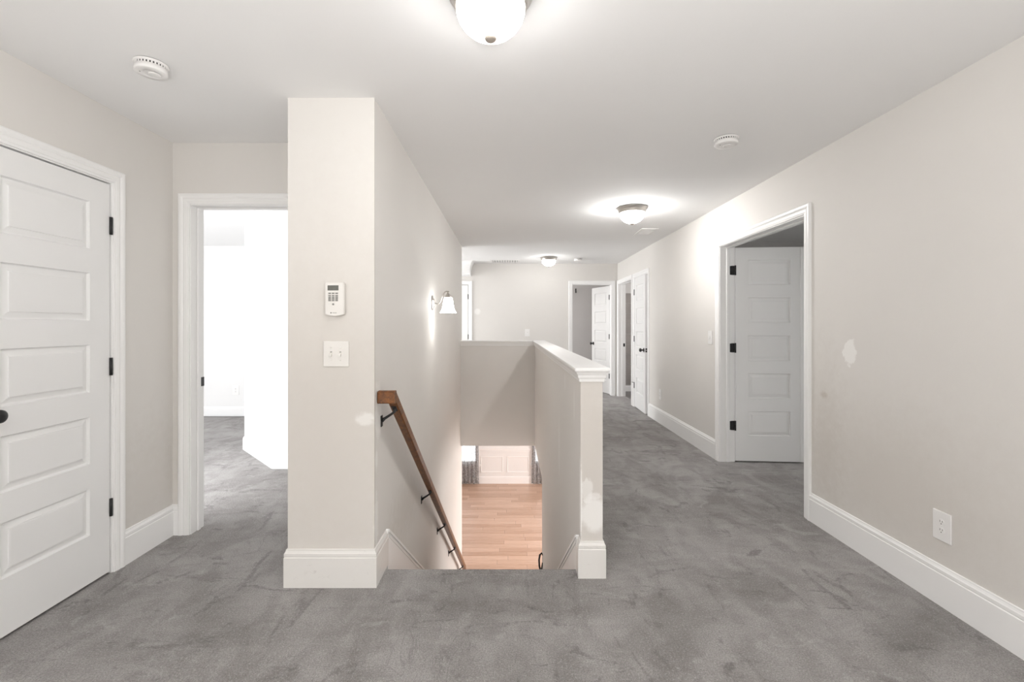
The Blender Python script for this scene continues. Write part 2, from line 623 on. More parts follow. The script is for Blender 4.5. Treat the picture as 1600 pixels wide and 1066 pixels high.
bm = bmesh.new()
for q in ((-2.3, 2.2, -3.7, NOSE - 0.04), (-6.2, PX1 - 0.05, NOSE - 0.04, 6.62), (HW0 + 0.05, 5.2, NOSE - 0.04, BK1 - 0.05), (-4.7, 5.2, BK1 - 0.05, 8.6), (-0.6, 5.2, 8.6, 11.2)):
    box(bm, q[0], q[1], q[2], q[3], -0.02, 0.0)
fl = struct(obj('floor', bm, M_CARPET), 'grey plush carpet with brushed dark and pale pile marks across the whole upper floor', 'carpet')
bm = bmesh.new()
for q in ((-2.3, 2.2, -3.7, NOSE - 0.03), (-6.2, PX1 - 0.05, NOSE - 0.03, 6.62), (HW1 - 0.05, 5.2, NOSE - 0.03, BK1 - 0.05), (-4.7, 5.2, BK1 - 0.05, 12.2)):
    box(bm, q[0], q[1], q[2], q[3], LC, -0.021)
struct(obj('ceiling_lower', bm, M_CEIL), 'white ceiling of the lower level under the upper floor', 'ceiling')
bm = bmesh.new()
box(bm, -6.4, 5.4, -3.8, 12.3, H, H + 0.12)
struct(obj('ceiling', bm, M_CEIL), 'smooth white painted ceiling over the upstairs hall', 'ceiling')

# door openings (clear)
D1 = (1.780, 2.4265)      # left wall closed door
D2 = (3.14, 4.394)       # right wall double opening
D4 = (6.662, 7.352)      # right wall closet door
DA = (7.545, 8.425)      # right wall far opening beside the corner
DB = (-1.975, -1.215)    # bedroom doorway
D3 = (1.188, 1.900)      # far wall door
D5 = (-1.40, -0.735)     # far wall closed door


def hole(c):
    return (c[0] - JB, c[1] + JB, -0.5, HEAD + JB)


bm = bmesh.new()
wall_cells(bm, 'x', XL - 0.12, XL, -3.6, DW + 0.12, 0, H, [hole(D1)])
struct(obj('wall_left', bm, M_WALL), 'beige wall on the left with the closed white panel door', 'wall')
bm = bmesh.new()
wall_cells(bm, 'x', XR, XR + 0.12, -3.6, YF + 0.12, 0, H, [hole(D2), hole(D4), hole(DA)])
struct(obj('wall_right', bm, M_WALL), 'long pale beige wall on the right with the near outlet and white patch', 'wall')
bm = bmesh.new()
wall_cells(bm, 'y', YF, YF + 0.12, -4.6, XR, 0, H, [hole(D3), hole(D5)])
struct(obj('wall_far', bm, M_WALL), 'beige end wall of the landing behind the half wall cap', 'wall')
bm = bmesh.new()
wall_cells(bm, 'y', DW, DW + 0.12, XL, PX0 - 0.0, 0, H, [hole(DB)])
struct(obj('wall_doorway', bm, M_WALL), 'short beige wall around the bright bedroom doorway', 'wall')
bm = bmesh.new()
wall_cells(bm, 'y', -3.62, -3.5, XL - 0.12, XR + 0.12, 0, H, [])
struct(obj('wall_rear', bm, M_WALL), 'plain beige wall behind the viewer', 'wall')
bm = bmesh.new()
prism(bm, [(PX0, PY), (PX1, PY), (PX1, 6.65), (PX1 - 0.12, 6.65), (PX1 - 0.12, DW + 0.12), (PX0, DW + 0.12)], 'z', 0, H)
box(bm, PX1 - 0.12, PX1, PY + 0.1, 6.65, LF, 0)
struct(obj('wall_stair', bm, M_WALL), 'beige pier and stairwell wall carrying the keypad, sconce and wooden handrail', 'wall')

# half wall with moulded cap
bm = bmesh.new()
prism(bm, [(HW0, NEW), (HW1, NEW), (HW1, BK1), (PX1, BK1), (PX1, BK0), (HW0, BK0)], 'z', 0, 1.05)
prism(bm, [(HW0, NOSE - 0.03), (HW1, NOSE - 0.03), (HW1, BK1), (PX1, BK1), (PX1, BK0), (HW0, BK0)], 'z', LC, 0)
box(bm, HW0, HW1, NOSE - 0.03, 5.10, LF, LC)
half = struct(obj('wall_half', bm, M_WALL), 'beige half wall beside the stairs with a white moulded cap and scuffed end', 'wall')
capprof = [(0.0, 1.012), (0.007, 1.012), (0.009, 1.026), (0.014, 1.034), (0.016, 1.046), (0.022, 1.056), (0.026, 1.064),
           (0.031, 1.067), (0.033, 1.072), (0.033, 1.082), (0.031, 1.085), (-0.03, 1.085), (-0.03, 1.06), (0.0, 1.05)]
sweep([(PX1, BK0, 0), (HW0, BK0, 0), (HW0, NEW, 0), (HW1, NEW, 0), (HW1, BK1, 0), (PX1, BK1, 0)], (0, 0, 1), capprof, 1.0,
      half, None, M_TRIM, 'cap_moulding')
bm = bmesh.new()
prism(bm, [(HW0 + 0.02, NEW + 0.02), (HW1 - 0.02, NEW + 0.02), (HW1 - 0.02, BK1 - 0.02), (PX1, BK1 - 0.02), (PX1, BK0 + 0.02), (HW0 + 0.02, BK0 + 0.02)], 'z', 1.051, 1.0852)
obj('cap_board', bm, M_TRIM, half)

# ------------------------------------------------------------------ baseboards
BASE = [(0, 0), (0.015, 0), (0.015, 0.147), (0.012, 0.151), (0.0135, 0.155), (0.0135, 0.168), (0.010, 0.173), (0.007, 0.180), (0.0065, 0.186), (0.0, 0.188)]


def base(name, path, side, label, mat=M_TRIM, parent=None):
    o = sweep(path, (0, 0, 1), BASE, side, parent, None, mat, name)
    if parent is None:
        struct(o, label, 'baseboard')
    return o


CW = 0.066
base('baseboard_right', [(XR, -0.43, 0), (XR, D2[0] - 0.006 - CW, 0)], -1, 'tall white baseboard along the near right wall below the outlet')
base('baseboard_right', [(XR, D2[1] + 0.006 + CW, 0), (XR, D4[0] - 0.006 - CW, 0)], -1, 'tall white baseboard between the double doorway and the narrow closet door')
base('baseboard_left', [(XL, D1[1] + 0.006 + CW, 0), (XL, DW, 0), (DB[0] - 0.006 - CW, DW, 0)], 1, 'white baseboard in the left corner beside the closed door')
base('baseboard_left', [(XL, -0.43, 0), (XL, D1[0] - 0.006 - CW, 0)], 1, 'white baseboard on the left wall on the knob side of the closed door')
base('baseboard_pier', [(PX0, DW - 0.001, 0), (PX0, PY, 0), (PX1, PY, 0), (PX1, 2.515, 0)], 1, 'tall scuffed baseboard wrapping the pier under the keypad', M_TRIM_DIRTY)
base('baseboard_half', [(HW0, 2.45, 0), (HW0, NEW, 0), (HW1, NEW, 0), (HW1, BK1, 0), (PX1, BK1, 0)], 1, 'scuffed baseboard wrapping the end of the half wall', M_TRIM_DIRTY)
base('baseboard_far', [(D5[1] + 0.006 + CW, YF, 0), (D3[0] - 0.006 - CW, YF, 0)], 1, 'white baseboard along the landing end wall')
for x, lab, sgn in ((PX1, 'white sloping skirt board under the wooden handrail', 1), (HW0, 'white sloping skirt board on the half wall side of the stairs', -1)):
    bm = bmesh.new()
    y0 = 2.51 if sgn > 0 else 2.44
    xa, xb = sorted((x, x + sgn * 0.014))
    prism(bm, [(y0, -0.4), (y0, 0.187), (y0 + 0.01, 0.19), (5.95, 0.19 - 0.735 * (5.94 - y0)), (5.95, LF), (5.4, LF)], 'x', xa, xb)
    t = struct(obj('trim_%d' % (20 + (sgn > 0)), bm, M_TRIM), lab, 'skirt board')
    bm = bmesh.new()
    for off, th, w in ((0.0, 0.020, 0.012), (0.026, 0.0165, 0.008)):
        xa, xb = sorted((x, x + sgn * th))
        y1 = 5.95
        za, zb = 0.19 - off * 1.25, 0.19 - off * 1.25 - 0.735 * (y1 - y0 - 0.01)
        prism(bm, [(y0 + 0.01, za), (y1, zb), (y1, zb - w * 1.25), (y0 + 0.01, za - w * 1.25)], 'x', xa, xb)
    obj('moulding', bm, M_TRIM, t)

# ------------------------------------------------------------------ stairs (below the edge of the carpet)
st = struct(empty('stairs', (0, NOSE, 0)), 'carpeted stairs going down between the two stairwell walls', 'stairs')
n_r = 15
rise, run = -LF / n_r, 0.248
for k in range(1, n_r):
    z = -rise * k
    bm = bmesh.new()
    bbox(bm, PX1 + 0.015, HW0 - 0.015, 0.02 + (k - 1) * run - 0.02, (k) * run + 0.02, z - rise - 0.02, z, 0.012, 2)
    obj('stair_tread', bm, M_CARPET, st)
bm = bmesh.new()
bbox(bm, PX1 + 0.002, HW0 - 0.002, -0.06, 0.006, -0.19, 0.0015, 0.012, 3)
obj('landing_nosing', bm, M_CARPET, st)

# ------------------------------------------------------------------ door casings (trim_n) with jambs
CAS = [(0.0, 0.0), (0.0, 0.009), (0.006, 0.011), (0.010, 0.0105), (0.014, 0.013), (0.030, 0.0145), (0.036, 0.0125), (0.040, 0.0155),
       (0.048, 0.0185), (0.060, 0.0185), (0.066, 0.015), (0.066, 0.0)]


def frame(n, axis, plane, depth, c, nsign, label, stop=None, strike=None, mat=M_TRIM, back=True, floor_z=0.0):
    """casing and jamb round an opening c on the wall plane (axis = wall normal); nsign = direction the casing faces; depth = signed jamb depth"""
    t = struct(empty('trim_%d' % n, (0, 0, 0)), label, 'door frame')
    a, b = c[0] - 0.006, c[1] + 0.006
    top = HEAD + 0.006

    def P(u, v, w):
        return (v, u, w) if axis == 'x' else (u, v, w)
    for pl, ns in ((plane, nsign), (plane + depth, -nsign)) if back else ((plane, nsign),):
        path = [P(a, pl, floor_z), P(a, pl, top), P(b, pl, top), P(b, pl, floor_z)]
        nv = P(0, ns, 0)
        d = (Vector(path[1]) - Vector(path[0])).normalized().cross(Vector(nv))
        side = 1.0 if d.dot(Vector(P(-1, 0, 0))) > 0 else -1.0
        sweep(path, nv, CAS, side, t, ['side_casing', 'head_casing', 'side_casing'], mat)
    v0, v1 = sorted((plane, plane + depth))
    for name, (ua, ub, za, zb) in (('side_jamb', (c[0] - JB, c[0], floor_z, HEAD + JB)), ('side_jamb', (c[1], c[1] + JB, floor_z, HEAD + JB)), ('head_jamb', (c[0], c[1], HEAD, HEAD + JB))):
        bm = bmesh.new()
        if axis == 'x':
            box(bm, v0, v1, ua, ub, za, zb)
        else:
            box(bm, ua, ub, v0, v1, za, zb)
        obj(name, bm, mat, t)
    if stop is not None:
        s0, s1 = sorted((plane + stop[0], plane + stop[1]))
        for ua, ub, za, zb in ((c[0], c[0] + 0.011, floor_z, HEAD), (c[1] - 0.011, c[1], floor_z, HEAD), (c[0] + 0.011, c[1] - 0.011, HEAD - 0.011, HEAD)):
            bm = bmesh.new()
            if axis == 'x':
                bbox(bm, s0, s1, ua, ub, za, zb, 0.003)
            else:
                bbox(bm, ua, ub, s0, s1, za, zb, 0.003)
            obj('door_stop', bm, mat, t)
    if strike is not None:
        u, v, z, sg = strike
        bm = bmesh.new()
        if axis == 'x':
            bbox(bm, v - 0.016, v + 0.016, min(u, u + sg * 0.003), max(u, u + sg * 0.003), z - 0.029, z + 0.029, 0.001)
        else:
            bbox(bm, min(u, u + sg * 0.003), max(u, u + sg * 0.003), v - 0.016, v + 0.016, z - 0.029, z + 0.029, 0.001)
        o = obj('strike_plate', bm, M_BLACK, t)
        o['label'] = 'black strike plate'
    return t


frame(1, 'x', XL, -0.12, D1, 1, 'white casing around the closed door on the left wall', stop=(-0.041, -0.075), back=False)
frame(2, 'y', DW, 0.12, DB, -1, 'white casing around the bright bedroom doorway left of the pier', stop=(0.05, 0.08), strike=(DB[0], DW + 0.105, 0.94, 1))
frame(3, 'x', XR, 0.137, D2, -1, 'white casing around the wide double doorway in the right wall', stop=(0.058, 0.09), mat=M_TRIM)
frame(4, 'x', XR, 0.12, D4, -1, 'white casing around the narrow closet door with black hinges', stop=(0.075, 0.1), back=False)
frame(5, 'x', XR, 0.12, DA, -1, 'white casing of the opening next to the landing corner', stop=(0.05, 0.08), strike=(DA[1], XR + 0.10, 0.94, -1))
frame(6, 'y', YF, 0.12, D3, -1, 'white casing around the open door in the landing end wall')
frame(7, 'y', YF, 0.12, D5, -1, 'white casing of the closed door half hidden by the stairwell wall', stop=(0.041, 0.075), back=False)


# ------------------------------------------------------------------ doors
PANELS = [(0.24, 0.473), (0.597, 0.832), (0.955, 1.194), (1.315, 1.554), (1.674, 1.913)]


def panel_mesh(w, h, th, side):
    """moulded panel filling a hole w x h; side = +1 body from y -th to 0, -1 body 0..th"""
    bm = bmesh.new()
    prof = [(0.0, 0.0), (0.0015, 0.004), (0.005, 0.0130), (0.009, 0.0135), (0.033, 0.0070), (0.0342, 0.0030), (0.040, 0.0022)]
    for face in (0, 1):
        rings = []
        for ins, dep in prof:
            y = -dep if face == 0 else -th + dep
            if side < 0:
                y = -y
            rings.append([bm.verts.new(p) for p in ((ins, y, ins), (w - ins, y, ins), (w - ins, y, h - ins), (ins, y, h - ins))])
        for A, B in zip(rings, rings[1:]):
            for k in range(4):
                j = (k + 1) % 4
                bm.faces.new((A[k], A[j], B[j], B[k]))
        bm.faces.new(rings[-1])
    return bm


def knob_bm(sign):
    bm = bmesh.new()
    mt = Matrix.Rotation(R(-90) * sign, 4, 'X')
    lathe(bm, [(0, 0.0), (0.030, 0.0), (0.032, 0.003), (0.030, 0.007), (0.014, 0.010), (0.011, 0.014), (0.011, 0.030), (0.016, 0.036),
               (0.025, 0.043), (0.0275, 0.052), (0.026, 0.061), (0.018, 0.068), (0.008, 0.0705), (0, 0.071)], 24, mt)
    return bm


def make_door(n, label, hinge, ang, w, side, knobs=(1, -1), hinge_face=1, hinge_z=(0.347, 1.087, 1.826), hinge_style='knuckle', extra=None):
    """leaf runs from the hinge along local +x; side +1: body y -0.035..0, -1: body 0..0.035"""
    th, hgt, st_ = 0.035, 2.03, 0.115
    d = struct(empty('door_%d' % n, (hinge[0], hinge[1], 0.012), ang), label, 'door')
    y0, y1 = (-th, 0.0) if side > 0 else (0.0, th)
    bm = bmesh.new()
    x0 = 0.003
    box(bm, x0, x0 + st_, y0, y1, 0, hgt)
    box(bm, w - st_, w, y0, y1, 0, hgt)
    zs = [0.0] + [z for p in PANELS for z in p] + [hgt]
    for k in range(0, len(zs), 2):
        box(bm, x0 + st_, w - st_, y0, y1, zs[k], zs[k + 1])
    bmesh.ops.remove_doubles(bm, verts=bm.verts, dist=1e-5)
    obj('stile_and_rail_frame', bm, M_DOOR, d)
    pw = w - st_ - (x0 + st_)
    for za, zb in PANELS:
        o = obj('panel', panel_mesh(pw, zb - za, th, side), M_DOOR, d)
        o.location = (x0 + st_, 0, za)
    for s in knobs:
        o = obj('knob', knob_bm(s), M_BLACK, d, True)
        o.location = (w - 0.062, y1 if s > 0 else y0, 0.925)
        o['label'] = 'black round knob'
    if knobs:
        bm = bmesh.new()
        bbox(bm, w - 0.001, w + 0.0015, (y0 + y1) / 2 - 0.0125, (y0 + y1) / 2 + 0.0125, 0.925 - 0.029, 0.925 + 0.029, 0.001)
        o = obj('latch_plate', bm, M_BLACK, d)
        bm = bmesh.new()
        bbox(bm, w, w + 0.008, (y0 + y1) / 2 - 0.006, (y0 + y1) / 2 + 0.006, 0.925 - 0.008, 0.925 + 0.008, 0.002)
        obj('latch_bolt', bm, M_NICKEL, o)
    for z in hinge_z:
        yk = (y1 + 0.004) if hinge_face > 0 else (y0 - 0.004)
        bm = bmesh.new()
        tube(bm, [(0.0, yk, z - 0.012 - 0.046), (0.0, yk, z - 0.012 + 0.046)], 0.0075, 10)
        bbox(bm, -0.0015, 0.003, min(y0, y1) + 0.004, max(y0, y1), z - 0.012 - 0.044, z - 0.012 + 0.044, 0.0008)
        if hinge_style == 'open':        # leaf of the hinge on the jamb
            bbox(bm, *extra, z - 0.012 - 0.044, z - 0.012 + 0.044, 0.0025)
        o = obj('hinge', bm, M_BLACK, d)
        o['label'] = 'black hinge'
    return d


make_door(1, 'closed white five panel door on the left wall with black knob', (XL - 0.002, 2.4225), R(-90), 0.638, 1, (1,), 1)
d2 = make_door(2, 'white five panel door standing open inside the wide right doorway', (2.162, 4.388), R(-4.0), 0.622, -1, (), -1,
               hinge_style='open', extra=(-0.052, -0.006, 0.0025, 0.0055))
bm = bmesh.new()
bbox(bm, 0.596, 0.634, -0.006, 0.0, 0.0, 2.03, 0.002)
o = obj('astragal', bm, M_TRIM, d2)
make_door(3, 'white five panel door swung open in the landing end wall', (1.896, 8.634), R(107), 0.700, 1, (1, -1), 1,
          hinge_style='open', extra=(-0.002, 0.0005, -0.038, -0.002))
make_door(4, 'narrow white closet door slightly ajar on the far right wall', (2.014, 7.349), R(-92.2), 0.655, -1, (1, -1), -1)
make_door(5, 'closed white door partly hidden behind the sconce wall', (-0.738, 8.508), R(180), 0.655, 1, (1,), 1)
# pin stop on the lowest hinge of the closet door
pin = bmesh.new()
tube(pin, [(0.0, -0.004, 0.375), (-0.03, -0.022, 0.377), (-0.055, -0.03, 0.377)], 0.004, 8)
o = obj('hinge_pin_stop', pin, M_BLACK, bpy.data.objects['door_4'])

# ------------------------------------------------------------------ bedroom on the left, rooms on the right and beyond
bm = bmesh.new()
wall_cells(bm, 'x', -6.12, -6.0, DW, 6.72, 0, H, [])
wall_cells(bm, 'y', 6.6, 6.72, -6.0, PX1 - 0.12, 0, H, [])
wall_cells(bm, 'y', DW, DW + 0.12, -6.0, XL, 0, H, [])
struct(obj('wall_bedroom', bm, M_PALEWALL), 'bright white back wall of the bedroom seen through the left doorway', 'wall')
bm = bmesh.new()
A, B = (-2.77, 4.84), (-2.14, 4.195)
prism(bm, [A, B, (PX1 - 0.12, 4.195), (PX1 - 0.12, 6.6), (-2.77, 6.6)], 'z', 0, H)
struct(obj('wall_bedroom_closet', bm, M_PALEWALL), 'white angled wall standing out into the bedroom behind the doorway', 'wall')
BASE_S = [(a, b * 0.62) for a, b in BASE]
o = sweep([(-6.0, 6.6, 0), (-2.77, 6.6, 0), (*A, 0), (*B, 0), (PX1 - 0.12, 4.195, 0)], (0, 0, 1), [(a, b * 0.72) for a, b in BASE], 1, None, None, M_TRIM, 'baseboard_bedroom')
struct(o, 'white baseboard around the bright bedroom walls', 'baseboard')

# room behind the double doorway
bm = bmesh.new()
wall_cells(bm, 'x', 4.9, 5.0, 2.3, 6.4, 0, H, [])
wall_cells(bm, 'y', 2.2, 2.3, XR + 0.12, 5.0, 0, H, [])
wall_cells(bm, 'y', 6.3, 6.4, XR + 0.12, 5.0, 0, H, [])
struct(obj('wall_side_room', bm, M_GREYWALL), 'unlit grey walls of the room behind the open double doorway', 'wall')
# bathroom beside the corner
bath = bmesh.new()
wall_cells(bath, 'y', 9.06, 9.16, XR + 0.12, 4.2, 0, H, [])
wall_cells(bath, 'x', 4.1, 4.2, 6.45, 9.1, 0, H, [])
wall_cells(bath, 'y', 7.40, 7.48, XR + 0.12, 4.2, 0, H, [])
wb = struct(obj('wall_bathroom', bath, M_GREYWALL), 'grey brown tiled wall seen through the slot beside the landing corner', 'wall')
for j in range(9):
    for i in range(4):
        bm = bmesh.new()
        x = 2.145 + i * 0.30 + (0.15 if j % 2 else 0)
        bbox(bm, x, x + 0.296, 9.048, 9.06, 0.13 + j * 0.20, 0.13 + j * 0.20 + 0.196, 0.002)
        obj('tile', bm, M_TILE, wb)
bm = bmesh.new()
box(bm, XR + 0.13, 4.1, 7.48, 9.06, 0.0, 0.004)
struct(obj('floor_bathroom', bm, M_GREYFLOOR), 'dark vinyl floor of the bathroom beside the landing corner', 'floor')
o = sweep([(XR + 0.12, 9.048, 0), (4.1, 9.048, 0)], (0, 0, 1), [(a, b * 0.6) for a, b in BASE], 1, None, None, M_TRIM, 'baseboard_bathroom')
struct(o, 'low white baseboard under the bathroom tiles', 'baseboard')
# room beyond the landing end wall
bm = bmesh.new()
wall_cells(bm, 'y', 10.7, 10.8, -0.5, 3.0, 0, H, [])
wall_cells(bm, 'x', -0.6, -0.5, 8.62, 10.8, 0, H, [])
wall_cells(bm, 'x', 2.9, 3.0, 9.16, 10.8, 0, H, [])
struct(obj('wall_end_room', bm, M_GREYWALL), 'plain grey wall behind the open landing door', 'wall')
hk = tag(empty('coat_hook', (1.57, 10.7, 2.10)), 'small black hook high on the grey wall behind the open landing door', 'hook')
bm = bmesh.new()
bbox(bm, -0.012, 0.012, -0.006, 0.0, -0.05, 0.05, 0.002)
obj('mounting_plate', bm, M_BLACK, hk)
bm = bmesh.new()
tube(bm, [(0, -0.004, 0.02), (0, -0.035, 0.025), (0, -0.05, 0.045)], 0.006, 8)
obj('prong', bm, M_BLACK, hk)
bm = bmesh.new()
tube(bm, [(0, -0.004, -0.03), (0, -0.03, -0.045), (0, -0.045, -0.03)], 0.006, 8)
obj('prong', bm, M_BLACK, hk)
# landing continues to the left behind the stairwell wall
bm = bmesh.new()
wall_cells(bm, 'x', -4.62, -4.5, 6.72, YF, 0, H, [])
struct(obj('wall_landing_end', bm, M_WALL), 'plain wall at the far left end of the landing', 'wall')  # no opening here; the assumed landing light stands in front of it
# closed back of the closet
bm = bmesh.new()
wall_cells(bm, 'x', 2.7, 2.8, 6.4, 7.4, 0, H, [])
struct(obj('wall_closet', bm, M_WALL), 'back wall of the narrow closet', 'wall')
bm = bmesh.new()
wall_cells(bm, 'x', XL - 0.8, XL - 0.7, 1.6, 2.6, -0.02, H, [])
wall_cells(bm, 'y', 1.5, 1.6, XL - 0.8, XL - 0.12, -0.02, H, [])
wall_cells(bm, 'y', 2.6, 2.7, XL - 0.8, XL - 0.12, -0.02, H, [])
box(bm, XL - 0.8, XL - 0.1, 1.5, 2.7, -0.04, -0.02)
struct(obj('wall_closet', bm, M_WALL), 'walls of the closet behind the closed left door', 'wall')
bm = bmesh.new()
wall_cells(bm, 'y', 9.2, 9.3, -1.6, -0.5, -0.02, H, [])
wall_cells(bm, 'x', -1.7, -1.6, YF + 0.12, 9.3, -0.02, H, [])
box(bm, -1.6, -0.5, YF, 9.3, -0.04, -0.02)
struct(obj('wall_closet', bm, M_WALL), 'walls behind the half hidden landing door', 'wall')
# moulded header beside the landing ceiling
bm = bmesh.new()
hp = [(0.0, 0.0), (0.03, 0.0), (0.035, 0.012), (0.035, 0.03), (0.028, 0.038), (0.03, 0.10), (0.036, 0.14), (0.048, 0.18), (0.066, 0.215), (0.085, 0.24), (0.0, 0.24)]
t = struct(sweep([(-2.2, 8.19, 2.20), (-0.712, 8.19, 2.20), (-0.712, YF, 2.20)], (0, 0, 1), hp, 1, None, None, M_CEIL, 'trim_8'),
           'white moulded header with a curved end at the ceiling above the hidden door', 'header')
bm = bmesh.new()
box(bm, -2.2, -0.713, 8.191, YF, 2.2, H)
obj('header_core', bm, M_CEIL, t)

# ------------------------------------------------------------------ lower level
LX0, LX1, LY = -4.1, 4.1, 11.9
WN = [(-1.75, -0.80), (0.66, 1.60)]
WZ = (LF + 0.50, LF + 2.1)
bm = bmesh.new()
wall_cells(bm, 'y', LY, LY + 0.14, LX0, LX1, LF, LC, [(a, b, *WZ) for a, b in WN])
wl = struct(obj('wall_lower_back', bm, M_PALEWALL), 'white wainscoted wall downstairs seen below the landing', 'wall')
bm = bmesh.new()
wall_cells(bm, 'x', LX0 - 0.12, LX0, 6.6, LY + 0.14, LF, LC, [])
wall_cells(bm, 'y', 6.6, 6.7, LX0, PX1 - 0.12, LF, LC, [])
struct(obj('wall_lower_left', bm, M_PALEWALL), 'plain white wall of the lower room on the left', 'wall')  # solid wall; the added lower fill sits just in front
bm = bmesh.new()
wall_cells(bm, 'x', LX1, LX1 + 0.12, 5.0, LY + 0.14, LF, LC, [])
wall_cells(bm, 'y', 5.0, 5.1, HW1, LX1, LF, LC, [])
struct(obj('wall_lower_right', bm, M_PALEWALL), 'plain white wall of the lower room on the right', 'wall')  # also without openings; the second added fill lights the room from here
bm = bmesh.new()
box(bm, LX0 - 0.1, LX1 + 0.1, 2.3, LY + 0.1, LF - 0.14, LF - 0.012)
lf = struct(obj('floor_lower', bm, M_SLOT), 'light oak plank floor downstairs shining in window light', 'floor')
plank_me = []
pw_, gap = 0.145, 0.0015
for L in (1.2,):
    b2 = bmesh.new()
    bbox(b2, gap, L - gap, gap, pw_ - gap, -0.014, 0.0, 0.0015)
    o = obj('plank', b2, M_PLANK, lf)
    plank_me.append(o.data)
    bpy.data.objects.remove(o)
y = 7.30
row = 0
while y < LY - 0.01:
    x = -2.0 - random.random() * 1.1
    while x < 1.9:
        o = bpy.data.objects.new('plank', plank_me[0])
        COL.objects.link(o)
        o.parent = lf
        o.location = (x, y, LF)
        x += 1.2
    y += pw_
    row += 1
bm = bmesh.new()
yy = 5.0
while yy < 7.30 - 0.01:
    bbox(bm, LX0, LX1, yy + gap, min(yy + pw_ - gap, 7.30), LF - 0.014, LF, 0.0015)
    yy += pw_
for (xa, xb) in ((LX0, -3.1), (3.1, LX1)):
    bbox(bm, xa, xb, 7.3, LY, LF - 0.016, LF - 0.0005, 0.001)
o = obj('outer_plank_field', bm, M_PLANK, lf)
o['kind'] = 'stuff'
# wainscot
for xa, xb in ((-0.71, -0.135), (-0.03, 0.535)):
    pth = [(xa, LY, LF + 0.285), (xa, LY, LF + 0.70), (xb, LY, LF + 0.70), (xb, LY, LF + 0.285), (xa, LY, LF + 0.285)]
    pr = [(0.0, 0), (0.0, 0.010), (0.01, 0.016), (0.02, 0.012), (0.026, 0.006), (0.026, 0)]
    sweep(pth, (0, -1, 0), pr, 1, wl, None, M_TRIM, 'wainscot_panel_moulding')
bm = bmesh.new()
for z0, z1, d in ((0.86, 0.885, 0.018), (0.885, 0.905, 0.032), (0.82, 0.83, 0.012)):
    box(bm, -0.80, 0.66, LY - d, LY, LF + z0, LF + z1)
obj('chair_rail', bm, M_TRIM, wl)
o = sweep([(LX0, LY, LF), (LX1, LY, LF)], (0, 0, 1), BASE, 1, wl, None, M_TRIM, 'baseboard')
# windows and curtains
for i, (xa, xb) in enumerate(WN):
    w = struct(empty('window_%d' % (i + 1), ((xa + xb) / 2, LY, LF)), 'tall bright window downstairs behind the %s lace curtain' % ('wider visible' if i == 0 else 'narrow visible'), 'window')
    cx = (xa + xb) / 2
    path = [(xa - cx, 0, WZ[0] - LF), (xa - cx, 0, WZ[1] - LF), (xb - cx, 0, WZ[1] - LF), (xb - cx, 0, WZ[0] - LF), (xa - cx, 0, WZ[0] - LF)]
    sweep(path, (0, -1, 0), CAS, -1, w, None, M_TRIM, 'window_casing')
    bm = bmesh.new()
    a, b = xa - cx, xb - cx
    z0, z1 = WZ[0] - LF, WZ[1] - LF
    zm = (z0 + z1) / 2
    for q in ((a, a + 0.05, z0, z1), (b - 0.05, b, z0, z1), (a, b, z0, z0 + 0.05), (a, b, z1 - 0.05, z1), (a, b, zm - 0.025, zm + 0.025), (-0.012, 0.012, z0, z1)):
        box(bm, q[0], q[1], 0.06, 0.10, q[2], q[3])
    obj('sash', bm, M_TRIM, w)
    bm = bmesh.new()
    box(bm, a, b, 0.078, 0.082, z0, z1)
    obj('pane', bm, M_PANE, w)
    bm = bmesh.new()
    bbox(bm, a - 0.09, b + 0.09, -0.05, 0.06, z0 - 0.03, z0, 0.005)
    obj('window_sill', bm, M_TRIM, w)
for i, (xa, xb, lab) in enumerate(((-1.86, -0.765, 'grey patterned lace curtain left of the downstairs wainscot'), (0.615, 1.72, 'grey patterned lace curtain right of the downstairs wainscot'))):
    bm = bmesh.new()
    nx, nz = 96, 24
    verts = {}
    for j in range(nz + 1):
        fz = j / nz
        z = LF + 0.025 + fz * 2.2
        spread = 1.0 + 0.03 * (1 - fz) ** 2
        for k in range(nx + 1):
            u = k / nx
            x = (xa + xb) / 2 + (u - 0.5) * (xb - xa) * spread
            amp = 0.020 + 0.014 * (1 - fz)
            yv = LY - 0.085 + amp * math.sin(u * 2 * math.pi * 11 + 0.6 * math.sin(fz * 3 + i)) + 0.008 * math.sin(u * 47 + fz * 2)
            verts[j, k] = bm.verts.new((x, yv, z))
    for j in range(nz):
        for k in range(nx):
            f = bm.faces.new((verts[j, k], verts[j, k + 1], verts[j + 1, k + 1], verts[j + 1, k]))
            f.smooth = True
    c = tag(obj('curtain', bm, M_CURTAIN), lab, 'curtain', 'lace curtains downstairs')
    md = c.modifiers.new('thickness', 'SOLIDIFY')
    md.thickness = 0.0012
# hardware at the foot of the right wall
g = tag(empty('iron_rail_end', (HW0 - 0.0, 5.0, -1.225)), 'black iron scroll at the foot of the stairs on the half wall side', 'rail fitting')
bm = bmesh.new()
tube(bm, [(0.002, 0, -0.22), (-0.018, 0, -0.16), (-0.036, 0, -0.09), (-0.040, 0, -0.02), (-0.030, 0, 0.035), (-0.012, 0, 0.055), (0.0, 0, 0.03)], [0.006, 0.008, 0.010, 0.010, 0.011, 0.010, 0.006], 8)
obj('scroll', bm, M_BLACK, g)
bm = bmesh.new()
tube(bm, [(-0.020, 0, -0.20), (-0.012, 0, -0.12), (-0.003, 0, -0.05)], [0.010, 0.009, 0.006], 8)
obj('brace', bm, M_BLACK, g)

# ------------------------------------------------------------------ wooden handrail
hr = tag(empty('handrail', (-0.598, 2.36, 0)), 'stained wooden handrail on black brackets sloping down the stairwell wall', 'handrail')
SL = -0.751
rx0, rx1 = -0.022, 0.022


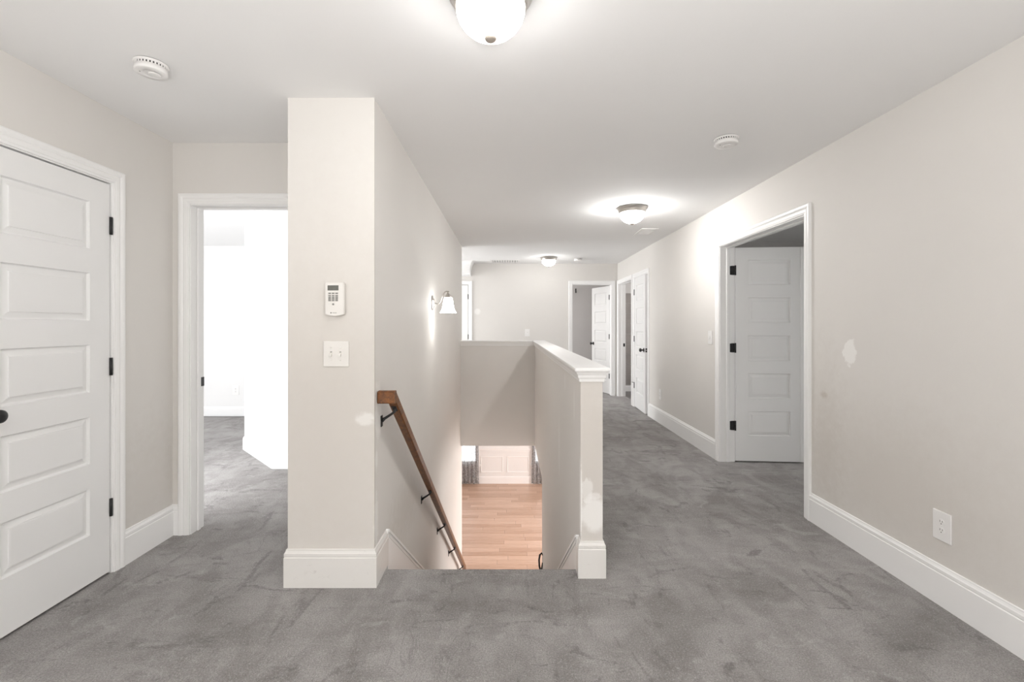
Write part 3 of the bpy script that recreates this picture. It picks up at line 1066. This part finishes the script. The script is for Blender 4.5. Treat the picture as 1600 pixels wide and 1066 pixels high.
def rail_prof(k=0.006):
    w, h = 0.022, 0.032
    return [(-w + k, -h), (w - k, -h), (w, -h + k), (w, h - k), (w - k, h), (-w + k, h), (-w, h - k), (-w, -h + k)]


def rail_z(y):      # centre height, world y
    return 0.938 + SL * (y - 2.37)


bm = bmesh.new()
rings = []
for yv, extra in ((2.372, 0), (6.30, 0)):
    ring = []
    for a, b in rail_prof():
        ring.append(bm.verts.new((a, yv - 2.36, rail_z(yv) + b)))
    rings.append(ring)
for k in range(8):
    bm.faces.new((rings[0][k], rings[0][(k + 1) % 8], rings[1][(k + 1) % 8], rings[1][k]))
bm.faces.new(rings[0][::-1])
bm.faces.new(rings[1])
obj('rail', bm, M_RAIL, hr)
bm = bmesh.new()
prism(bm, [(a, rail_z(2.372) + b) for a, b in rail_prof()], 'x', -0.0655, 0.0215)
for v in bm.verts:
    v.co.y += 0.0
o = obj('rail_return', bm, M_RAIL, hr)
for yv in (2.425, 3.54, 4.33, 5.15, 6.05):
    zb = rail_z(yv) - 0.032
    br = obj('bracket', (lambda b: (tube(b, [(0.0, yv - 2.36, zb + 0.004), (0.0, yv - 2.36, zb - 0.016), (-0.018, yv - 2.36, zb - 0.030), (-0.052, yv - 2.36, zb - 0.052), (-0.066, yv - 2.36, zb - 0.062)],
                                       [0.009, 0.007, 0.0065, 0.0075, 0.012], 10), b)[1])(bmesh.new()), M_BLACK, hr)
    br['label'] = 'black rail bracket'
    bm = bmesh.new()
    bbox(bm, -0.0695, -0.0645, yv - 2.36 - 0.014, yv - 2.36 + 0.014, zb - 0.095, zb - 0.035, 0.002)
    obj('wall_plate', bm, M_BLACK, br)
    bm = bmesh.new()
    bbox(bm, -0.013, 0.013, yv - 2.36 - 0.022, yv - 2.36 + 0.022, zb - 0.002, zb + 0.003, 0.001)
    for v in bm.verts:
        v.co.z += SL * (v.co.y - (yv - 2.36))
    obj('saddle', bm, M_BLACK, br)

# ------------------------------------------------------------------ wall sconce
sc = tag(empty('wall_sconce', (PX1, 4.04, 1.50)), 'lit nickel wall sconce with white bell shade above the handrail', 'wall lamp')
bm = bmesh.new()
mt = Matrix.Rotation(R(90), 4, 'Y')
lathe(bm, [(0, 0.0), (0.046, 0.0), (0.048, 0.004), (0.044, 0.010), (0.030, 0.013), (0.026, 0.019), (0.012, 0.024), (0, 0.026)], 32, Matrix.Diagonal((1, 1.0, 1.38, 1)) @ mt)
obj('backplate', bm, M_NICKEL, sc)
bm = bmesh.new()
ctl = [Vector(q) for q in ((0.018, 0, 0.0), (0.034, 0, -0.006), (0.050, 0, -0.010), (0.064, 0, -0.004), (0.076, 0, 0.016), (0.086, 0, 0.044), (0.098, 0, 0.074), (0.112, 0, 0.093), (0.128, 0, 0.100), (0.142, 0, 0.099))]
arm = []
for i in range(len(ctl) - 1):           # Catmull-Rom through the control points
    p0, p1, p2, p3 = ctl[max(i - 1, 0)], ctl[i], ctl[i + 1], ctl[min(i + 2, len(ctl) - 1)]
    for j in range(4):
        u = j / 4
        arm.append(0.5 * (2 * p1 + (p2 - p0) * u + (2 * p0 - 5 * p1 + 4 * p2 - p3) * u * u + (3 * p1 - p0 - 3 * p2 + p3) * u ** 3))
tube(bm, arm + [ctl[-1]], 0.0045, 10)
obj('arm', bm, M_NICKEL, sc)
bm = bmesh.new()
lathe(bm, [(0, 0.102), (0.010, 0.102), (0.011, 0.088), (0.014, 0.080), (0.022, 0.066), (0.031, 0.052), (0.033, 0.044), (0.0, 0.044)], 28, Matrix.Translation((0.142, 0, 0)))
obj('shade_holder', bm, M_NICKEL, sc)
bm = bmesh.new()
lathe(bm, [(0.030, 0.048), (0.036, 0.042), (0.041, 0.020), (0.046, -0.015), (0.052, -0.045), (0.061, -0.070), (0.073, -0.088), (0.070, -0.089), (0.058, -0.072), (0.048, -0.045), (0.042, -0.015), (0.036, 0.020), (0.028, 0.044)], 36, Matrix.Translation((0.142, 0, 0)))
obj('shade', bm, glow('lit_sconce_glass', LAMP_SCONCE), sc)
bm = bmesh.new()
lathe(bm, [(0, 0.04), (0.012, 0.035), (0.014, 0.01), (0.024, -0.02), (0.026, -0.04), (0.016, -0.058), (0, -0.064)], 20, Matrix.Translation((0.142, 0, 0)))
obj('bulb', bm, glow('lit_bulb', LAMP_SCONCE * 4.5), sc)

# ------------------------------------------------------------------ ceiling lights


def ceiling_light(x, y, strength, bulb, label):
    t = tag(empty('ceiling_light', (x, y, H)), label, 'ceiling light', 'flush dome lights along the hall')
    bm = bmesh.new()
    lathe(bm, [(0, 0), (0.140, 0), (0.146, -0.004), (0.145, -0.010), (0.137, -0.016), (0.131, -0.026), (0.127, -0.040), (0.124, -0.052), (0.117, -0.054), (0.110, -0.045)], 56)
    obj('rim', bm, M_NICKEL, t)
    bm = bmesh.new()
    lathe(bm, [(0.112, -0.046), (0.117, -0.054), (0.1165, -0.070), (0.110, -0.090), (0.097, -0.110), (0.077, -0.129), (0.050, -0.143), (0.022, -0.1495), (0, -0.151)], 56)
    obj('glass_dome', bm, glow('lit_dome_glass', strength, clear=0.5), t)
    ld = bpy.data.lights.new('bulb_light', 'POINT')     # the bulb behind the frosted glass, shaded upwards by the rim
    ld.energy = bulb
    ld.shadow_soft_size = 0.075
    ld.color = (1.0, 0.985, 0.965)
    lo = bpy.data.objects.new('bulb_light', ld)
    COL.objects.link(lo)
    lo.parent = t
    lo.location = (0, 0, -0.048)
    bm = bmesh.new()
    lathe(bm, [(0, -0.149), (0.014, -0.1495), (0.020, -0.153), (0.021, -0.157), (0.017, -0.163), (0.009, -0.167), (0, -0.168)], 24)
    obj('finial', bm, M_FINIAL, t)
    return t


ceiling_light(-0.06, 1.575, LAMP_NEAR, BULB_NEAR, 'big flush dome light cut by the top edge of the photo')
ceiling_light(1.20, 4.46, LAMP_MID, BULB_MID, 'lit dome light near the ceiling register above the right hall')
ceiling_light(0.68, 7.72, LAMP_FAR, BULB_FAR, 'small lit dome light above the far landing by the third detector')


# ------------------------------------------------------------------ smoke detectors
def detector(x, y, rz, r, label):
    t = tag(empty('smoke_detector', (x, y, H), rz), label, 'smoke detector', 'smoke detectors on the ceiling')
    k = r / 0.065
    bm = bmesh.new()
    lathe(bm, [(0, -0.003), (r, -0.003), (r * 1.02, -0.006), (r, -0.011), (r * 0.9, -0.012)], 40)
    obj('base', bm, M_PLASTIC, t)
    bm = bmesh.new()
    lathe(bm, [(0, 0), (r * 0.93, 0), (r * 0.93, -0.004), (0, -0.004)], 40)
    obj('gasket', bm, M_SLOT, t)
    bm = bmesh.new()
    lathe(bm, [(0, -0.011), (r * 0.90, -0.011), (r * 0.90, -0.021), (0, -0.021)], 40)
    o = obj('vent_slot_ring', bm, M_SLOT, t)
    bm = bmesh.new()
    for q in range(30):
        a = 2 * math.pi * q / 30
        tb = bmesh.new()
        box(tb, r * 0.88, r * 0.94, -0.0030, 0.0030, -0.0215, -0.0105)
        merge(bm, tb, Matrix.Rotation(a, 4, 'Z'))
    obj('vent_rib_ring', bm, M_PLASTIC, o)
    bm = bmesh.new()
    lathe(bm, [(0, -0.021), (r * 0.95, -0.021), (r * 0.96, -0.036), (r * 0.95, -0.041), (r * 0.92, -0.043), (r * 0.45, -0.045), (r * 0.44, -0.044), (r * 0.42, -0.044), (0, -0.044)], 40)
    obj('body', bm, M_PLASTIC, t)
    bm = bmesh.new()
    lathe(bm, [(0, -0.043), (r * 0.36, -0.043), (r * 0.36, -0.0465), (r * 0.30, -0.048), (0, -0.048)], 28, Matrix.Translation((r * 0.18, 0, 0)))
    obj('test_button', bm, M_PLASTIC, t)
    bm = bmesh.new()
    lathe(bm, [(0, -0.042), (0.003, -0.042), (0.003, -0.0455), (0, -0.046)], 12, Matrix.Translation((-r * 0.6, 0, 0)))
    obj('indicator_light', bm, M_KEY, t)
    return t


detector(-1.55, 2.00, 0.6, 0.0635, 'white smoke detector on the ceiling above the closed left door')
detector(1.325, 2.80, 0.2, 0.070, 'white smoke detector on the ceiling before the double doorway')
detector(1.19, 7.85, 0.0, 0.070, 'small distant smoke detector beside the landing dome light')


# ------------------------------------------------------------------ ceiling registers
def register(name, x0, x1, y0, y1, nsl, label, along='x', back=None):
    t = tag(empty(name, ((x0 + x1) / 2, (y0 + y1) / 2, H)), label, 'vent')
    a, b = (x1 - x0) / 2, (y1 - y0) / 2
    m_ = 0.032
    bm = bmesh.new()
    for q in ((-a, a, -b, -b + m_), (-a, a, b - m_, b), (-a, -a + m_, -b + m_, b - m_), (a - m_, a, -b + m_, b - m_)):
        box(bm, q[0], q[1], q[2], q[3], -0.008, 0)
    obj('vent_frame', bm, M_PLASTIC, t)
    bm = bmesh.new()
    box(bm, -a + m_, a - m_, -b + m_, b - m_, -0.0015, 0)
    obj('backing', bm, back or M_KEY, t)
    for k in range(nsl):
        f = (k + 0.5) / nsl
        bm = bmesh.new()
        if along == 'x':
            yy = -b + m_ + f * 2 * (b - m_)
            h_ = (b - m_) / nsl * 0.45
            prism(bm, [(yy - h_, -0.002), (yy + h_ * 0.8, -0.009), (yy + h_, -0.0078), (yy - h_ * 0.8, -0.001)], 'x', -a + m_, a - m_)
        else:
            xx = -a + m_ + f * 2 * (a - m_)
            h_ = (a - m_) / nsl * 0.45
            prism(bm, [(xx - h_, -0.002), (xx + h_ * 0.8, -0.009), (xx + h_, -0.0078), (xx - h_ * 0.8, -0.001)], 'y', -b + m_, b - m_)
        obj('slat', bm, M_PLASTIC, t)
    return t


register('ceiling_register', 1.57, 1.77, 5.41, 5.75, 12, 'white ceiling register beside the lit dome light over the right hall')
register('return_grille', -0.31, 0.20, 8.00, 8.36, 10, 'wide white return grille on the landing ceiling', 'y', M_GREYVENT)

# ------------------------------------------------------------------ wall plates


def plate_base(name, loc, rz, w, h, label, cat, group=None, mat=M_PLASTIC):
    """local: plate in xz plane, facing local -y"""
    t = tag(empty(name, loc, rz), label, cat, group)
    bm = bmesh.new()
    bbox(bm, -w / 2, w / 2, -0.0065, 0, -h / 2, h / 2, 0.0028, 2)
    obj('plate', bm, mat, t)
    return t


def screw(t, x, z, mat):
    bm = bmesh.new()
    lathe(bm, [(0, 0.0), (0.0035, 0.0), (0.003, 0.0012), (0, 0.0016)], 12, Matrix.Translation((x, -0.006, z)) @ Matrix.Rotation(R(90), 4, 'X'))
    obj('screw', bm, mat, t)


def toggle(t, x, mat):
    bm = bmesh.new()
    bbox(bm, x - 0.0055, x + 0.0055, -0.0075, -0.005, -0.0125, 0.0125, 0.0008)
    sl = obj('toggle_bezel', bm, mat, t)
    bm = bmesh.new()
    prism(bm, [(-0.006, 0.006), (-0.006, -0.008), (-0.021, -0.0155), (-0.022, -0.009), (-0.0165, 0.0)], 'x', x - 0.0042, x + 0.0042)
    obj('toggle', bm, mat, t)
    bm = bmesh.new()
    bbox(bm, x - 0.0045, x + 0.0045, -0.0082, -0.006, 0.0065, 0.0118, 0.0005)
    obj('toggle_slot', bm, M_KEY, t)


def socket(t, z, mat):
    bm = bmesh.new()
    pts = []
    for k in range(24):
        a = 2 * math.pi * k / 24
        pts.append((max(-0.0155, min(0.0155, 0.0175 * math.cos(a))), z + 0.0145 * math.sin(a)))
    prism(bm, pts, 'y', -0.0085, -0.005)
    s = obj('socket', bm, mat, t)
    for (x, dz, w, h) in ((-0.006, 0.004, 0.0024, 0.0095), (0.006, 0.004, 0.0024, 0.008), (0.0, -0.0075, 0.0046, 0.0046)):
        bm = bmesh.new()
        bbox(bm, x - w / 2, x + w / 2, -0.0089, -0.0075, z + dz - h / 2, z + dz + h / 2, 0.0003)
        obj('slot', bm, M_SLOT, s)


t = plate_base('light_switch', (-0.857, PY, 1.161), 0, 0.127, 0.127, 'double toggle switch plate on the pier below the keypad', 'light switch', None, M_PLASTIC_WARM)
for x in (-0.024, 0.022):
    toggle(t, x, M_PLASTIC_WARM)
    for z in (-0.03, 0.03):
        screw(t, x, z, M_PLASTIC_WARM)
t = plate_base('light_switch', (XR, 4.60, 1.180), R(-90), 0.086, 0.133, 'single toggle switch on the right wall beside the double doorway', 'light switch')
toggle(t, 0, M_PLASTIC)
for z in (-0.03, 0.03):
    screw(t, 0, z, M_PLASTIC)
t = plate_base('light_switch', (0.355, YF, 1.163), 0, 0.09, 0.133, 'single toggle switch on the landing end wall above the half wall cap', 'light switch')
toggle(t, 0, M_PLASTIC)
for z in (-0.03, 0.03):
    screw(t, 0, z, M_PLASTIC)
for loc, rz, lab in (((XR, 2.141, 0.369), R(-90), 'duplex outlet low on the near right wall above the baseboard'),
                     ((XR, 6.11, 0.385), R(-90), 'small distant outlet on the right wall near the narrow closet door'),
                     ((-3.90, 6.6, 0.37), 0, 'white outlet on the bright bedroom back wall')):
    t = plate_base('wall_outlet', loc, rz, 0.090, 0.136, lab, 'outlet', 'wall outlets')
    socket(t, 0.0195, M_PLASTIC)
    socket(t, -0.0195, M_PLASTIC)
    screw(t, 0, 0, M_PLASTIC)

# ------------------------------------------------------------------ alarm keypad on the pier
kp = tag(empty('alarm_keypad', (-0.858, PY, 1.433)), 'white alarm keypad with grey screen and keys on the pier', 'keypad')
W2, HT, HB = 0.0465, 0.082, -0.074
pts = [(-W2, HT - 0.006), (-W2 + 0.005, HT), (W2 - 0.005, HT), (W2, HT - 0.006)]
for k in range(13):
    a = k / 12
    pts.append((W2 - a * 2 * W2, HB - 0.0085 * math.sin(a * math.pi)))
bm = bmesh.new()
prism(bm, pts, 'y', -0.024, -0.004)
bmesh.ops.bevel(bm, geom=[e for e in bm.edges if all(abs(v.co.y + 0.024) < 1e-5 for v in e.verts)], offset=0.003, segments=2, affect='EDGES')
obj('housing', bm, M_PLASTIC_WARM, kp)
bm = bmesh.new()
box(bm, -W2 + 0.008, W2 - 0.008, -0.004, 0, HB + 0.008, HT - 0.008)
obj('back_plate', bm, M_PLASTIC_WARM, kp)
bm = bmesh.new()
bbox(bm, -0.034, 0.020, -0.0252, -0.023, 0.043, 0.068, 0.0008)
obj('screen', bm, M_SCREEN, kp)
for j, z in enumerate((0.0285, 0.0170, 0.0090, 0.0010, -0.0070)):
    for x in (-0.0235, -0.0062, 0.0110):
        bm = bmesh.new()
        bbox(bm, x - 0.0063, x + 0.0063, -0.0262, -0.023, z - 0.0033, z + 0.0033, 0.0008)
        obj('key', bm, M_KEY, kp)
bm = bmesh.new()
lathe(bm, [(0, 0), (0.0055, 0), (0.005, 0.0018), (0, 0.002)], 20, Matrix.Translation((-0.0062, -0.0238, -0.0255)) @ Matrix.Rotation(R(90), 4, 'X'))
obj('round_button', bm, M_KEY, kp)
bm = bmesh.new()
lathe(bm, [(0, 0), (0.0042, 0), (0, 0.0006)], 16, Matrix.Translation((-0.017, -0.0239, -0.068)) @ Matrix.Rotation(R(90), 4, 'X'))
box(bm, -0.010, 0.011, -0.0243, -0.0238, -0.0692, -0.0668)
obj('logo', bm, M_KEY, kp)
